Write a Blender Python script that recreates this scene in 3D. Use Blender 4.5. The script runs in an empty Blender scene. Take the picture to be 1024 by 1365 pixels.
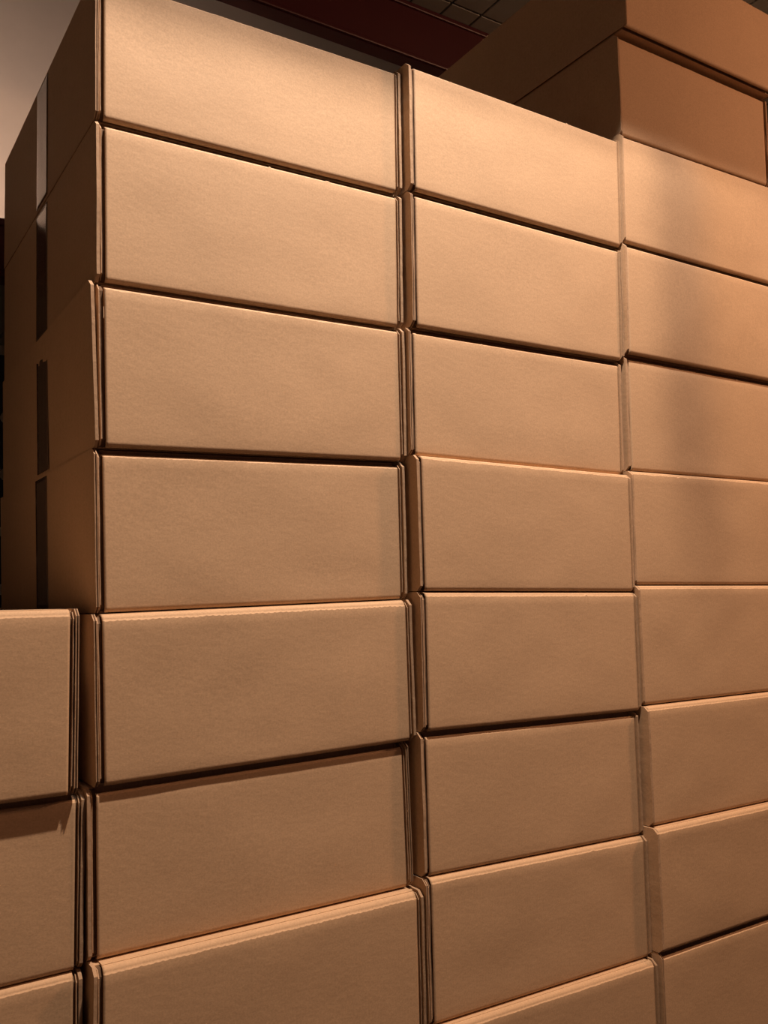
import bpy, bmesh, math, random
from mathutils import Matrix, Vector, noise

# ------------------------------------------------------------------ camera, world, lights, exposure
SC = bpy.context.scene
COL = SC.collection
ZC = 1.075                       # camera height above the floor
D0 = 0.970                       # distance of the front of the left stack from the camera plane
FW = Vector((0.53966, 0.83711, 0.08950)); RT = Vector((0.84136, -0.54003, -0.02219)); UP = Vector((-0.02976, -0.08728, 0.99574))
cam = bpy.data.cameras.new('camera'); cam_o = bpy.data.objects.new('camera', cam); COL.objects.link(cam_o)
cam.sensor_fit = 'VERTICAL'; cam.sensor_height = 24.0; cam.sensor_width = 18.0
cam.lens = 1200.2 / 1365.0 * 24.0
cam.clip_start = 0.02
m = Matrix((RT, UP, -FW)).transposed().to_4x4(); m.translation = Vector((0, 0, ZC))
cam_o.matrix_world = m
SC.camera = cam_o

SC.view_settings.view_transform = 'Standard'; SC.view_settings.look = 'None'
SC.view_settings.gamma = 1.0; SC.view_settings.exposure = 0.0
try: SC.view_settings.use_curve_mapping = False
except Exception: pass

w = bpy.data.worlds.new('world'); SC.world = w; w.use_nodes = True
bg = w.node_tree.nodes['Background']; bg.inputs[0].default_value = (1.0, 0.50, 0.44, 1); bg.inputs[1].default_value = 0.04

def light(name, kind, loc, power, color, size=0.1, aim=None, **kw):
    l = bpy.data.lights.new(name, kind); l.energy = power; l.color = color
    if kind == 'AREA': l.shape = 'DISK'; l.size = size
    elif kind in ('POINT', 'SPOT'): l.shadow_soft_size = size
    for k, v in kw.items(): setattr(l, k, v)
    o = bpy.data.objects.new(name, l); COL.objects.link(o); o.location = loc
    if aim: o.rotation_euler = (Vector(aim) - Vector(loc)).to_track_quat('-Z', 'Y').to_euler()
    return o
# ceiling lamp in the aisle, in front of and above the stacks: warm bulb; the whiter spot is added to brighten the upper rows
light('aisle_lamp', 'AREA', (0.73, 0.342, ZC + 2.07), 62, (1.0, 0.72, 0.50), 0.05, (0.73, 0.45, ZC))
light('upper_row_fill', 'SPOT', (0.67, 0.342, ZC + 2.07), 290, (0.97, 1.0, 1.0), 0.028, (0.66, 0.342 + 0.84, ZC + 2.07 - 0.545), spot_size=math.radians(100), spot_blend=1.0)
# lamp further down the aisle on the right
light('far_aisle_lamp', 'AREA', (2.5, 0.0, ZC + 1.10), 14.5, (1.0, 0.52, 0.28), 0.22, (1.1, 0.97, ZC + 0.5))
# broad warm light of the room
light('room_light', 'AREA', (1.7, -0.6, ZC + 1.3), 2.4, (1.0, 0.46, 0.24), 0.8, (0.9, 0.97, ZC + 0.3))
# lamp on the far side of the rack, lights the wall
light('wall_lamp', 'AREA', (0.20, 1.95, ZC + 0.96), 5.6, (1.0, 0.66, 0.50), 0.10, (0.30, 2.6, ZC + 1.15))

# ------------------------------------------------------------------ materials
def mat(name, col, rough=0.8, var=0.08, scale=60, bump=0.0, spec=0.25, metal=0.0, stretch=(1, 1, 1), fleck=0.0):
    m = bpy.data.materials.new(name); m.use_nodes = True
    nt = m.node_tree; N = nt.nodes; L = nt.links; b = N['Principled BSDF']
    b.inputs['Roughness'].default_value = rough; b.inputs['Metallic'].default_value = metal
    b.inputs['Specular IOR Level'].default_value = spec
    tc = N.new('ShaderNodeTexCoord'); mp = N.new('ShaderNodeMapping'); mp.inputs['Scale'].default_value = stretch
    L.new(tc.outputs['Object'], mp.inputs[0])
    n1 = N.new('ShaderNodeTexNoise'); n1.inputs['Scale'].default_value = scale; n1.inputs['Detail'].default_value = 6
    n1.inputs['Roughness'].default_value = 0.65
    L.new(mp.outputs[0], n1.inputs['Vector'])
    n2 = N.new('ShaderNodeTexNoise'); n2.inputs['Scale'].default_value = 7; n2.inputs['Detail'].default_value = 3
    L.new(tc.outputs['Object'], n2.inputs['Vector'])
    ad = N.new('ShaderNodeMath'); ad.operation = 'ADD'; L.new(n1.outputs['Fac'], ad.inputs[0]); L.new(n2.outputs['Fac'], ad.inputs[1])
    mr = N.new('ShaderNodeMapRange'); mr.inputs['From Min'].default_value = 0.6; mr.inputs['From Max'].default_value = 1.4
    mr.inputs['To Min'].default_value = 1 - var; mr.inputs['To Max'].default_value = 1 + var
    L.new(ad.outputs[0], mr.inputs['Value'])
    mx = N.new('ShaderNodeVectorMath'); mx.operation = 'SCALE'; mx.inputs[0].default_value = col
    L.new(mr.outputs[0], mx.inputs['Scale'])
    src = mx.outputs[0]
    if fleck:
        v = N.new('ShaderNodeTexNoise'); v.inputs['Scale'].default_value = 420; v.inputs['Detail'].default_value = 2
        L.new(tc.outputs['Object'], v.inputs['Vector'])
        r = N.new('ShaderNodeMapRange'); r.inputs['From Min'].default_value = 0.25; r.inputs['From Max'].default_value = 0.75
        r.inputs['To Min'].default_value = 1 - fleck; r.inputs['To Max'].default_value = 1 + fleck
        L.new(v.outputs['Fac'], r.inputs['Value'])
        s2 = N.new('ShaderNodeVectorMath'); s2.operation = 'SCALE'; L.new(src, s2.inputs[0]); L.new(r.outputs[0], s2.inputs['Scale']); src = s2.outputs[0]
    L.new(src, b.inputs['Base Color'])
    if bump:
        bp = N.new('ShaderNodeBump'); bp.inputs['Strength'].default_value = bump; bp.inputs['Distance'].default_value = 0.001
        L.new(n1.outputs['Fac'], bp.inputs['Height']); L.new(bp.outputs[0], b.inputs['Normal'])
    return m
M_CARD = mat('kraft_cardboard', (0.55, 0.365, 0.225), 0.72, 0.06, 90, 0.25, 0.25, stretch=(1, 1, 1.6), fleck=0.10)
M_EDGE = mat('cut_cardboard_edge', (0.42, 0.28, 0.18), 0.85, 0.22, 240, 0.4, 0.15)
M_FLUTE = mat('corrugated_core', (0.13, 0.08, 0.05), 0.9, 0.25, 300, 0.4, 0.1)
M_TAPE = mat('clear_packing_tape', (0.13, 0.085, 0.06), 0.16, 0.05, 30, 0.35, 0.5)
M_WALL = mat('painted_wall', (0.50, 0.47, 0.42), 0.9, 0.05, 20, 0.1)
M_FLOOR = mat('concrete_floor', (0.045, 0.04, 0.036), 0.85, 0.15, 25, 0.2)
M_RED = mat('dark_red_steel', (0.055, 0.006, 0.010), 0.45, 0.1, 30, 0.1, 0.4)
M_DECK = mat('grey_steel_decking', (0.30, 0.30, 0.27), 0.6, 0.12, 30, 0.1, 0.3)
M_POST = mat('dark_blue_steel', (0.012, 0.017, 0.035), 0.6, 0.1, 30, 0.1, 0.3)

# ------------------------------------------------------------------ helpers
def link(name, bm, mats, parent=None, smooth=False):
    me = bpy.data.meshes.new(name)
    bmesh.ops.recalc_face_normals(bm, faces=bm.faces)
    bm.to_mesh(me); bm.free()
    for m_ in (mats if isinstance(mats, (list, tuple)) else [mats]): me.materials.append(m_)
    if smooth:
        me.polygons.foreach_set('use_smooth', [True] * len(me.polygons))
    o = bpy.data.objects.new(name, me); COL.objects.link(o)
    if parent: o.parent = parent
    return o
def box(bm, x0, x1, y0, y1, z0, z1, mi=0):
    vs = [bm.verts.new((x, y, z)) for x in (x0, x1) for y in (y0, y1) for z in (z0, z1)]
    for f in ((0, 1, 3, 2), (4, 6, 7, 5), (0, 4, 5, 1), (2, 3, 7, 6), (0, 2, 6, 4), (1, 5, 7, 3)):
        bm.faces.new([vs[i] for i in f]).material_index = mi
def tag(o, label=None, cat=None, group=None, kind=None):
    if label: o['label'] = label
    if cat: o['category'] = cat
    if group: o['group'] = group
    if kind: o['kind'] = kind
    return o

# ------------------------------------------------------------------ the setting
def struct(name, b, m_):
    bm = bmesh.new(); box(bm, *b); return tag(link(name, bm, m_), kind='structure')
struct('floor', (-2.2, 4.2, -2.6, 2.6, -0.08, 0.0), M_FLOOR)
struct('wall_back', (-2.2, 4.2, 2.6, 2.7, 0.0, 3.65), M_WALL)
struct('wall_left', (-2.3, -2.2, -2.6, 2.7, 0.0, 3.65), M_WALL)
struct('ceiling', (-2.3, 4.2, -2.6, 2.7, 3.65, 3.75), M_FLOOR)

# ------------------------------------------------------------------ pallet rack behind and above the boxes
def rack():
    root = bpy.data.objects.new('pallet_rack', None); COL.objects.link(root); root.location = (0.3, 1.75, 0)
    tag(root, 'dark red steel storage rack with grey shelf decking rising behind the stacked boxes', 'rack')
    ox, oy = 0.3, 1.75
    def part(name, boxes, m_, parent=root, bev=0.003):
        bm = bmesh.new()
        for b in boxes: box(bm, b[0] - ox, b[1] - ox, b[2] - oy, b[3] - oy, b[4], b[5])
        o = link(name, bm, m_, parent)
        if bev:
            md = o.modifiers.new('bevel', 'BEVEL'); md.width = bev; md.segments = 2
        return o
    zt = ZC + 1.482
    # stepped beams: face, rolled lips
    def beam(y0, y1, z0, z1, x0=-0.9, x1=3.3, name='beam'):
        return part(name, [(x0, x1, y0, y1, z0, z1), (x0, x1, y0 - 0.006, y0, z1 - 0.014, z1), (x0, x1, y0 - 0.006, y0, z0, z0 + 0.012)], M_RED)
    beam(1.756, 1.80, ZC + 1.335, zt)
    beam(1.756, 1.80, ZC + 0.602, ZC + 0.716)
    beam(0.68, 0.715, ZC + 1.335, zt)
    # decking planks seen from below, with dark gaps
    pl = []; x = -0.55
    while x < 3.2:
        for (a, b_) in ((0.70, 1.18), (1.185, 1.70), (1.706, 1.81)):
            pl.append((x, x + 0.089, a, b_, zt + 0.001, zt + 0.012))
        x += 0.0945
    pl.append((-0.55, 3.2, 0.69, 1.81, zt + 0.0125, zt + 0.016))
    part('shelf_deck', pl, M_DECK, bev=0.0012)
    pl = []; x = -0.90  # lower decking, added to keep the wall lamp off the wall beneath
    while x < 3.2:
        pl.append((x, x + 0.089, 1.802, 2.595, ZC + 0.700, ZC + 0.711)); x += 0.0945
    pl.append((-0.9, 3.2, 1.801, 2.595, ZC + 0.7115, ZC + 0.715))
    part('shelf_deck', pl, M_DECK, bev=0)
    # uprights at both ends of the bay
    for px in (-0.9, 3.3):
        for py in (0.66, 1.76):
            part('upright', [(px - 0.045, px + 0.045, py, py + 0.07, 0, 3.1)], M_RED)
rack()

# dark perforated post seen between the left stack and the picture edge
def post():
    root = bpy.data.objects.new('perforated_post', None); COL.objects.link(root); root.location = (0.262, 1.64, 0)
    tag(root, 'dark blue perforated steel post standing behind the left edge of the tall stack', 'post')
    bm = bmesh.new()
    wd = 0.135; top = ZC + 0.425; pitch = 0.0985; rad = 0.011; hx = 0.024
    z = ZC + 0.3155 + pitch * 0.5 + 0.0; cells = []
    zz = z
    while zz > pitch: cells.append((zz - pitch, zz)); zz -= pitch
    def plate(y0, y1):
        def ring(y, z0, z1):
            c = (z0 + z1) / 2; K = 16
            inn = []; out = []
            for k in range(K):
                a = 2 * math.pi * (k + 0.5) / K; ca, sa = math.cos(a), math.sin(a)
                inn.append(bm.verts.new((hx + rad * ca, y, c + rad * sa)))
                s = 1 / max(abs(ca), abs(sa)); ex = pitch / 2
                xx = hx + ex * ca * s; out.append(bm.verts.new((max(-wd / 2, min(wd / 2, xx)), y, c + ex * sa * s)))
            for k in range(K):
                j = (k + 1) % K; bm.faces.new((inn[k], inn[j], out[j], out[k]))
            return inn
        for z0, z1 in cells:
            a = ring(y0, z0, z1); b = ring(y1, z0, z1)
            for k in range(16):
                j = (k + 1) % 16; bm.faces.new((a[k], b[k], b[j], a[j]))
    plate(-0.0015, 0.0015)
    box(bm, -wd / 2, hx - pitch / 2, -0.0015, 0.0015, cells[-1][0], cells[0][1])
    box(bm, -wd / 2, wd / 2, -0.0015, 0.0015, cells[0][1], top)
    box(bm, -wd / 2, wd / 2, -0.0015, 0.0015, 0, cells[-1][0])
    link('post_face', bm, M_POST, root)
    for s in (-1, 1):
        bm = bmesh.new(); box(bm, s * wd / 2 - 0.0015, s * wd / 2 + 0.0015, 0.002, 0.05, 0, top)
        link('post_flange', bm, M_POST, root)
    bm = bmesh.new(); box(bm, -0.09, 0.09, -0.01, 0.09, 0, 0.006); link('base_plate', bm, M_POST, root)
post()

# slim conduit added out of view to cast a soft band on the right stack
def rod():
    z0, z1 = ZC + 1.50, 3.65
    root = bpy.data.objects.new('shadow_rod', None); COL.objects.link(root); root.location = (0.872, 0.52, z1)
    tag(root, 'slim grey steel conduit added unseen to cast a soft shadow band', 'rod')
    bm = bmesh.new(); bmesh.ops.create_cone(bm, cap_ends=True, segments=24, radius1=0.009, radius2=0.009, depth=z1 - z0, matrix=Matrix.Translation((0, 0, (z0 - z1) / 2)))
    link('shaft', bm, M_DECK, root, smooth=True)
    bm = bmesh.new(); bmesh.ops.create_cone(bm, cap_ends=True, segments=24, radius1=0.030, radius2=0.035, depth=0.012, matrix=Matrix.Translation((0, 0, -0.006)))
    link('ceiling_flange', bm, M_DECK, root)
rod()

# ------------------------------------------------------------------ cardboard boxes
def hexa(bm, X, Z, y0, y1, s0, s1, t0, t1, mi=0):
    """slab of the box between the fractions s0..s1, t0..t1"""
    vs = []
    for s in (s0, s1):
        for y in (y0, y1):
            for t in (t0, t1): vs.append(bm.verts.new((X(s, t), y, Z(s, t))))
    for f in ((0, 1, 3, 2), (4, 6, 7, 5), (0, 4, 5, 1), (2, 3, 7, 6), (0, 2, 6, 4), (1, 5, 7, 3)):
        bm.faces.new([vs[i] for i in f]).material_index = mi

def build_box(c, label, group, seed):
    """c: p, xl0,xl1 (bottom, top), xr0,xr1, zbl,zbr,ztl,ztr, roll, bow, tape, nubs, bend"""
    rnd = random.Random(seed)
    y = D0 - c['p']; D = c.get('D', 0.54)
    ox = (c['xl0'] + c['xr0']) / 2; oz = (c['zbl'] + c['zbr']) / 2
    root = bpy.data.objects.new('cardboard_box', None); COL.objects.link(root); root.location = (ox, y + D / 2, oz + ZC)
    tag(root, label, 'box', group)
    oy = y + D / 2
    W = c['xr0'] - c['xl0']; H = c['ztl'] - c['zbl']; f = -D / 2      # f: local y of the front
    def Z(s, t):
        b = c['zbl'] + (c['zbr'] - c['zbl']) * s; tp = c['ztl'] + (c['ztr'] - c['ztl']) * s
        return b + (tp - b) * t - oz
    def X(s, t):
        l = c['xl0'] + (c['xl1'] - c['xl0']) * t; r_ = c['xr0'] + (c['xr1'] - c['xr0']) * t
        return l + (r_ - l) * s - ox
    u = lambda d: d / W
    v = lambda d: d / H
    # body: core with top, bottom and back panels
    bm = bmesh.new()
    hexa(bm, X, Z, f + 0.016, -f - 0.001, u(0.0045), 1 - u(0.0045), v(0.002), 1 - v(0.002))
    hexa(bm, X, Z, f + 0.0085 if c['roll'] > .004 else f + 0.014, -f, u(0.0105), 1 - u(0.0095), 1 - v(0.0022), 1 - v(0.0004))      # top panel
    hexa(bm, X, Z, f + 0.013, -f, u(0.0045), 1 - u(0.0045), v(0.0003), v(0.0022))                # bottom panel
    link('body', bm, M_CARD, root)
    # front panel: rolled bottom fold, flat face, creased and rolled top fold
    rt = c['roll']; rb = 0.0058; nx, nz = 150, 14
    prof = []
    for k in range(5):
        a = math.pi / 2 * k / 4; prof.append((rb * (1 - math.sin(a)) + 0.0004, rb * (1 - math.cos(a)) * 1.0, 0))
    prof = prof[::-1]                          # from underside (y=rb) up to the face
    prof = [(0.0008, 0.0065, 0)] + [(rb - rb * math.cos(math.pi / 2 * k / 6) + 0.0006, rb * 0.7 * (1 - math.sin(math.pi / 2 * k / 6)), 0) for k in range(7)]
    z_top = H - rt - 0.0006 - (0.0060 if rt < .003 else 0.0)
    for k in range(1, nz): prof.append((rb + (z_top - rb) * k / nz, 0.0, 1))
    prof.append((z_top - 0.0008, 0.0, 2)); prof.append((z_top, 0.0002, 3)); prof.append((z_top + 0.0001, 0.0012, 4))
    for k in range(1, 6):
        a = math.pi / 2 * k / 5; prof.append((z_top + rt * math.sin(a), 0.0012 + rt * 1.25 * (1 - math.cos(a)), 5))
    bm = bmesh.new(); g = []
    eL, eR = c.get('eL', .0103), c.get('eR', .0092); s0, s1 = u(eL), 1 - u(eR)
    off = Vector((seed * 3.17, seed * 1.31, 0))
    nubs = c.get('nubs', [])
    for (dz, dy, kd) in prof:
        row = []
        for i in range(nx + 1):
            q = i / nx; s = s0 + (s1 - s0) * q; t = dz / H
            env = min(1, t * 6, (1 - t) * 6 + 0.15) * min(1, q * 8 + 0.1, (1 - q) * 8 + 0.1)
            n = noise.noise(Vector((q * 2.3, t * 1.6, 0)) + off) * 0.0012 + noise.noise(Vector((q * 6, t * 4, 5)) + off) * 0.0005
            bow = -c.get('bow', 0.0) * math.sin(math.pi * q) * math.sin(math.pi * min(1, max(0, t)))
            yy = f + 0.0010 + dy + max(-0.0012, n * env) * (1 if kd in (0, 1, 2, 3, 4) else 0.3) + bow * env
            zj = 0
            if kd in (2, 3, 4):
                zj = noise.noise(Vector((q * 26, 0, 9)) + off) * 0.0007 + (0.0005 if (i % 3 == 0) else -0.0002) * c.get('perf', 0.6) + rnd.uniform(-1, 1) * 0.00012
                for (ns, nh) in nubs:
                    if abs(q - ns) < 0.006: zj += nh * (1 - abs(q - ns) / 0.006)
            row.append(bm.verts.new((X(s, t), yy, Z(s, t) + zj)))
        g.append(row)
    for a in range(len(g) - 1):
        for i in range(nx): bm.faces.new((g[a][i], g[a][i + 1], g[a + 1][i + 1], g[a + 1][i]))
    # thickness behind the panel
    back = [[bm.verts.new(vt.co + Vector((0, 0.0028, 0))) for vt in (r_[0], r_[-1])] for r_ in g]
    for a in range(len(g) - 1):
        bm.faces.new((g[a][0], g[a + 1][0], back[a + 1][0], back[a][0]))
        bm.faces.new((g[a][-1], back[a][1], back[a + 1][1], g[a + 1][-1]))
    o = link('front_panel', bm, M_CARD, root, smooth=True)
    # side panels and folded corner flaps: three plies each, rounded front corners, wavy cut edge
    def slab(name, d0, plies, side, yadd, wob, zc0, zc1, rcorn, depth, fade):
        bm = bmesh.new(); K = 26; x = d0
        for (th, rec, mi) in plies:
            pts = []
            for k in range(K + 1):
                t = k / K; h = zc0 + (H - zc0 - zc1) * t
                e = min(h - zc0, H - zc1 - h)
                rr = rcorn
                yb = 0 if e >= rr else rr - math.sqrt(max(0, rr * rr - (rr - e) ** 2))
                wv = noise.noise(Vector((t * 3.2 + seed, side * 7.7 + d0 * 900, 2))) * wob + noise.noise(Vector((t * 17 + seed, side, x * 900))) * 0.00035
                pts.append((h / H, f + yadd + rec + yb + wv))
            fl = c.get('flare', 0) if side < 0 else 0
            K2 = len(pts)
            la = []; lb = []
            for (t, yy) in pts:
                jx = noise.noise(Vector((t * 2.1 + seed * 2, side * 3.3, d0 * 500))) * 0.0006 + noise.noise(Vector((t * 14, side + seed, 1))) * 0.00015
                if d0 < 0.001: jx = abs(jx)
                q_ = (fl if d0 < .001 else fl * .25) * (0.35 + 0.65 * t)
                xa, xb = x + jx - q_, x + th + jx - q_
                if side > 0: sa, sb = 1 - xa / W, 1 - xb / W
                else: sa, sb = xa / W, xb / W
                la.append(bm.verts.new((X(sa, t), yy, Z(sa, t)))); lb.append(bm.verts.new((X(sb, t), yy, Z(sb, t))))
            yk = f + depth
            sa, sb = (1 - x / W, 1 - (x + th) / W) if side > 0 else (x / W, (x + th) / W)
            ra = [bm.verts.new((X(sa, t), yk, Z(sa, t))) for t, _ in pts]; rb_ = [bm.verts.new((X(sb, t), yk, Z(sb, t))) for t, _ in pts]
            for k in range(K2 - 1):
                for q in ((la[k], lb[k], lb[k + 1], la[k + 1]), (la[k], la[k + 1], ra[k + 1], ra[k]), (lb[k], rb_[k], rb_[k + 1], lb[k + 1]), (ra[k], ra[k + 1], rb_[k + 1], rb_[k])):
                    fc = bm.faces.new(q); fc.material_index = mi
                fc = None
            for k in (0, K2 - 1):
                bm.faces.new((la[k], ra[k], rb_[k], lb[k])).material_index = mi
            # side faces keep the plain cardboard look
            x += th
        bm.normal_update()
        for fc in bm.faces:
            if abs(fc.normal.x) > 0.8 and x: fc.material_index = 0
        return link(name, bm, [M_CARD, M_EDGE, M_FLUTE], root)
    for side in (-1, 1):
        e = eL if side < 0 else eR
        wob = rnd.uniform(0.0006, 0.0018)
        th = min(0.0036, e - 0.0007)
        if rnd.random() < 0.4: pl_ = [(th * .27, 0.0, 1), (th * .46, 0.0012, 2), (th * .27, 0.0003, 1)]
        else: pl_ = [(th, 0.0, 1)]
        slab('side_panel', 0.0, pl_, side, -0.0006 + rnd.uniform(-0.0012, 0.0006), wob, 0.0002, 0.0002, 0.008, D, 0)
        if e > 0.008:
            slab('corner_flap', 0.0050, [(0.0011, 0.0, 1), (0.0050, 0.0036, 2)], side, 0.0014, 0.0010, 0.0025, 0.0035, 0.006, 0.05, 0)
    if c.get('tape'):
        t0, t1, yc = c['tape']
        bm = bmesh.new(); ny, nt = 8, 30; g = []
        for j in range(nt + 1):
            t = t0 + (t1 - t0) * j / nt; row = []
            for i in range(ny + 1):
                yy = yc - 0.033 + 0.066 * i / ny
                cr = noise.noise(Vector((yy * 60, t * 9 + seed, 3))) * 0.0004 * (1 if 0.15 < t < .85 else .4)
                row.append(bm.verts.new((X(0, t) - 0.0004 - abs(cr)*.6 - c.get('flare', 0) * .68 * (1 - yy / D), f + yy, Z(0, t))))
            g.append(row)
        for j in range(nt):
            for i in range(ny): bm.faces.new((g[j][i], g[j][i + 1], g[j + 1][i + 1], g[j + 1][i]))
        # wrap over the edge so the strip has a thickness
        e = bmesh.ops.extrude_face_region(bm, geom=bm.faces[:])
        for q in e['geom']:
            if isinstance(q, bmesh.types.BMVert): q.co.x += 0.0003
        t_o = link('packing_tape', bm, M_TAPE, root, smooth=True); t_o['label'] = 'strip of glossy clear tape down the side'
    return root

# front-face data of every box, left-handed list: protrusion, x of the left edge (bottom, top), x of the right edge (bottom, top), bottom height left and right
R_ = 0.0062; S_ = 0.0022
LEFT = [  # second stack from the left, tall
 (.000, .2560, .2550, .6655, .6675, .5330, .5380, S_, dict(nubs=[(.6, .0006)])),
 (.000, .2590, .2570, .6625, .6650, .3473, .3514, S_, dict(nubs=[(.73, .0035), (.52, .0015)])),
 (.004, .2595, .2560, .6600, .6600, .1625, .1715, S_, dict(flare=.0055)),
 (.001, .2600, .2560, .6570, .6570, -.0150, -.0085, S_, dict()),
 (.010, .2585, .2545, .6595, .6575, -.1940, -.1875, .0068, dict(perf=1.2)),
 (.004, .2535, .2510, .6540, .6505, -.3675, -.3675, S_, dict()),
 (.022, .2545, .2545, .6560, .6560, -.5480, -.5490, .0072, dict(perf=1.0)),
]
MID = [
 (.016, .6690, .6705, 1.0750, 1.0800, .5400, .5375, S_, dict(nubs=[(.16, .0012), (.72, .0012)])),
 (.014, .6675, .6690, 1.0690, 1.0740, .3515, .3535, S_, dict(nubs=[(.5, .001)])),
 (.0105, .6615, .6625, 1.0610, 1.0650, .1790, .1735, S_, dict(nubs=[(.3, .001)])),
 (.022, .6630, .6620, 1.0610, 1.0635, .0010, -.0065, .0042, dict(nubs=[(.45, .0008), (.2, -.001)])),
 (.024, .6615, .6620, 1.0605, 1.0615, -.1765, -.1845, .0050, dict(nubs=[(.74, .0022)])),
 (.020, .6600, .6590, 1.0560, 1.0560, -.3545, -.3650, S_, dict()),
 (.026, .6575, .6575, 1.0555, 1.0565, -.5299, -.5364, .0060, dict(nubs=[(.73, .003)])),
 (.038, .6580, .6580, 1.0530, 1.0530, -.7070, -.7090, .0068, dict()),
]
RIGHT = [
 (.034, 1.0880, 1.0900, 1.4920, 1.4940, .9045, .9070, S_, dict()),
 (.012, 1.0900, 1.0915, 1.4850, 1.4890, .7290, .7350, S_, dict()),
 (.020, 1.0770, 1.0830, 1.4800, 1.4860, .5455, .5425, S_, dict(bow=.002, nubs=[(.5, .001)])),
 (.022, 1.0705, 1.0755, 1.4740, 1.4780, .3640, .3605, S_, dict(bow=.002, nubs=[(.65, .001)])),
 (.016, 1.0675, 1.0710, 1.4700, 1.4740, .1800, .1800, S_, dict(nubs=[(.7, .002)])),
 (.022, 1.0620, 1.0645, 1.4680, 1.4680, .0035, -.0020, .0042, dict(nubs=[(.27, -.0015), (.33, -.0012)])),
 (.027, 1.0615, 1.0622, 1.4660, 1.4660, -.1770, -.1800, .0045, dict(nubs=[(.37, -.001)])),
 (.034, 1.0607, 1.0610, 1.4640, 1.4640, -.3520, -.3560, .0060, dict(nubs=[(.23, -.0012)])),
 (.045, 1.0560, 1.0570, 1.4610, 1.4610, -.5275, -.5280, .0068, dict()),
 (.043, 1.0560, 1.0565, 1.4610, 1.4610, -.7040, -.7060, S_, dict()),
]
LOW = [
 (.011, -.1640, -.1640, .2402, .2407, -.1964, -.1978, .0068, dict()),
 (.000, -.1560, -.1560, .2500, .2505, -.3756, -.3735, S_, dict(nubs=[(.97, .002)])),
 (.004, -.1560, -.1560, .2485, .2485, -.5500, -.5490, .0055, dict()),
]
FLOOR = -ZC
def stack(rows, top_l, top_r, labels, group, low_labels, seed0, tapes=None, D=0.54, eL=(), eR=()):
    zl, zr = top_l, top_r
    n = 0
    rows = list(rows)
    # the boxes under the picture edge, down to the floor
    last = rows[-1]; left = (last[5] - FLOOR); k = max(0, round(left / 0.1765)); h = left / k if k else 0
    for i in range(k):
        b = last[5] - h * (i + 1); rows.append((0.01 + 0.004 * (i % 2), last[1], last[1], last[3], last[3], b + (0.0008 if i == k - 1 else 0), b + (0.0008 if i == k - 1 else 0), S_, dict()))
    labels = labels + low_labels[:k]
    assert len(labels) == len(rows), (group, len(labels), len(rows))
    for i, (p, xl0, xl1, xr0, xr1, bl, br, roll, ex) in enumerate(rows):
        c = dict(p=p, xl0=xl0, xl1=xl1, xr0=xr0, xr1=xr1, zbl=bl, zbr=br, ztl=zl - .0006, ztr=zr - .0006, roll=roll, D=D)
        c.update(ex)
        if i < len(eL): c['eL'] = eL[i]
        if i < len(eR): c['eR'] = eR[i]
        if tapes and i in tapes: c['tape'] = tapes[i]
        build_box(c, labels[i], group, seed0 + i)
        zl, zr = bl, br

g1 = 'brown cardboard boxes in the tall left stack'
low = lambda w_: ['brown cardboard box of the %s, first below the view' % w_, 'brown cardboard box of the %s, second below the view' % w_,
                  'brown cardboard box of the %s, third below the view' % w_, 'brown cardboard box of the %s, lowest, on the floor' % w_]
stack(LEFT, .7090, .7160, [
 'topmost box of the tall left stack, brightly lit brown cardboard',
 'brown cardboard box with a torn top edge, second from top of tall left stack',
 'brown cardboard box, third from top of tall left stack, left flap sticking out',
 'brown cardboard box, fourth from top of the tall left stack',
 'brown cardboard box, fifth from top of tall left stack, thin lit top fold',
 'brown cardboard box, sixth from top of tall left stack, shaded along its top',
 'brown cardboard box with wide slanted lit top fold, seventh in tall left stack'],
 g1, low('tall left stack'), 11, tapes={0: (.02, .98, .265), 1: (.02, .98, .270), 2: (.02, .98, .250), 3: (.02, .98, .252), 4: (.02, .98, .26)})
stack(MID, .7215, .7205, [
 'topmost box of the middle stack, very bright brown cardboard against dark rack',
 'bright brown cardboard box, second from top of the middle stack',
 'brown cardboard box, third from top of middle stack, under a dark gap',
 'brown cardboard box, fourth from top of middle stack, shifted right',
 'brown cardboard box, fifth from top of middle stack, top edge level',
 'brown cardboard box, sixth from top of middle stack, shaded along its top',
 'brown cardboard box, seventh from top of middle stack, nub on lit fold',
 'lowest visible brown cardboard box of middle stack, only upper corner in view'],
 'brown cardboard boxes in the middle stack', low('middle stack'), 31, eR=(.003, .006, .005, .004, .004, .006, .006, .006))
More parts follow.
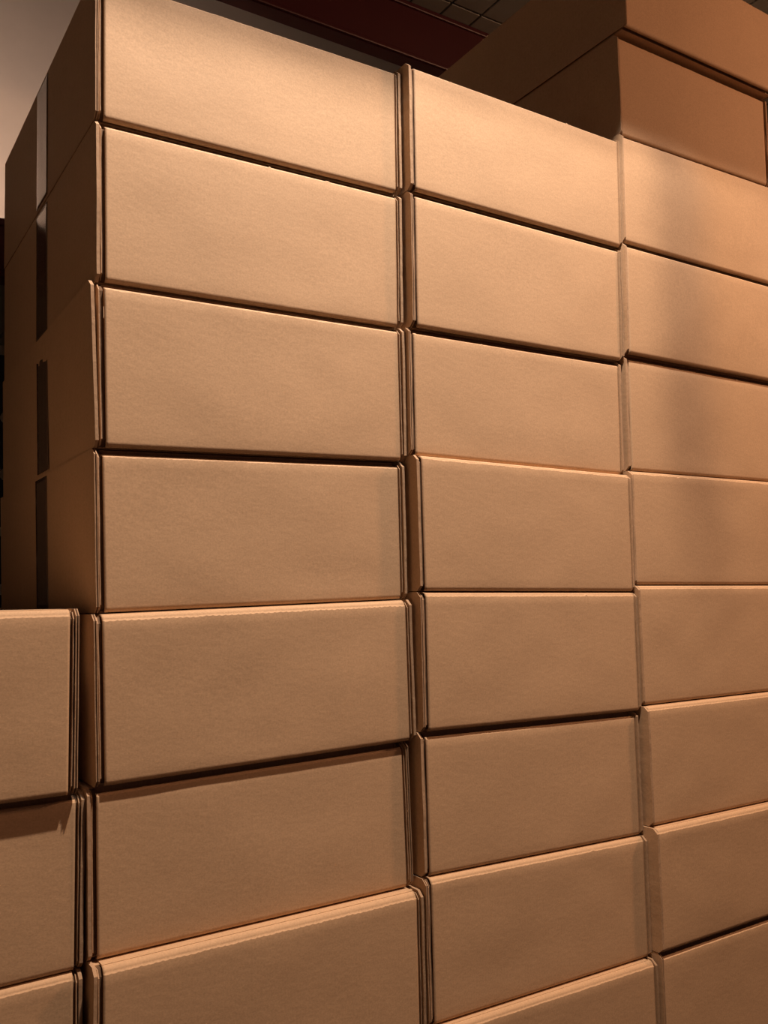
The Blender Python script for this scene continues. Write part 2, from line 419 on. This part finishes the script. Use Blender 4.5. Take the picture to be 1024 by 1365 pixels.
stack(RIGHT, 1.0780, 1.0650, [
 'dim brown cardboard box in the upper right corner, topmost of the right stack',
 'dim brown cardboard box, second from top of right stack, right edge in view',
 'bright brown cardboard box, third in right stack, directly below two dim ones',
 'bright brown cardboard box, fourth from top of right stack, between black gaps',
 'brown cardboard box, fifth from top of right stack, lit edge below it',
 'brown cardboard box, sixth from top of right stack, thin bright top edge',
 'brown cardboard box, seventh from top of right stack, top edge level',
 'brown cardboard box, eighth from top of right stack, lit top fold rising right',
 'brown cardboard box, ninth in right stack, sticking out with left side showing',
 'darkest brown cardboard box, in the lower right corner under a slanted black gap'],
 'brown cardboard boxes in the right stack', low('right stack'), 61, eL=(.003, .003, .003, .006, .0085, .005, .005, .006, .006, .005))
stack(LOW, -.0085, -.0085, [
 'top brown cardboard box of low left stack, lit rounded top edge',
 'brown cardboard box, second in low left stack, slanting shadow across it',
 'brown cardboard box in the lower left corner, third in low left stack'],
 'brown cardboard boxes in the low left stack', low('low left stack'), 91)
stack([(.055, 1.500, 1.500, 1.904, 1.904, .362, .362, S_, dict()), (.05, 1.497, 1.497, 1.901, 1.901, .182, .182, S_, dict()), (.045, 1.497, 1.497, 1.901, 1.901, .003, .003, S_, dict()),
       (.05, 1.499, 1.499, 1.903, 1.903, -.178, -.178, S_, dict()), (.055, 1.496, 1.496, 1.90, 1.90, -.354, -.354, S_, dict()), (.055, 1.496, 1.496, 1.90, 1.90, -.53, -.53, S_, dict()), (.055, 1.496, 1.496, 1.90, 1.90, -.706, -.706, S_, dict())],
 .54, .54, ['%s brown cardboard box of the fourth stack, past the right stack' % a for a in ('topmost', 'second', 'third', 'fourth', 'fifth', 'sixth', 'seventh')],
 'brown cardboard boxes in the stack past the right picture edge', low('fourth stack'), 121)

# unseen cartons added on the shelf to keep lamp light off the back wall
for i, (x0, x1, p, z1) in enumerate([(-.50, .33, .165, 2.10), (.36, 1.19, .15, 2.09), (1.22, 2.05, .16, 2.10), (2.08, 2.91, .15, 2.10)]):
    zb = 1.4988
    build_box(dict(p=p, xl0=x0, xl1=x0, xr0=x1, xr1=x1, zbl=zb, zbr=zb, ztl=z1, ztr=z1, roll=R_, D=0.8),
              'unseen brown carton added on the shelf to block lamp light, ' + ('above the low left stack', 'above the tall left stack', 'above the right stack', 'past the right stack')[i], 'cartons added on the shelf to block lamp light', 160 + i)
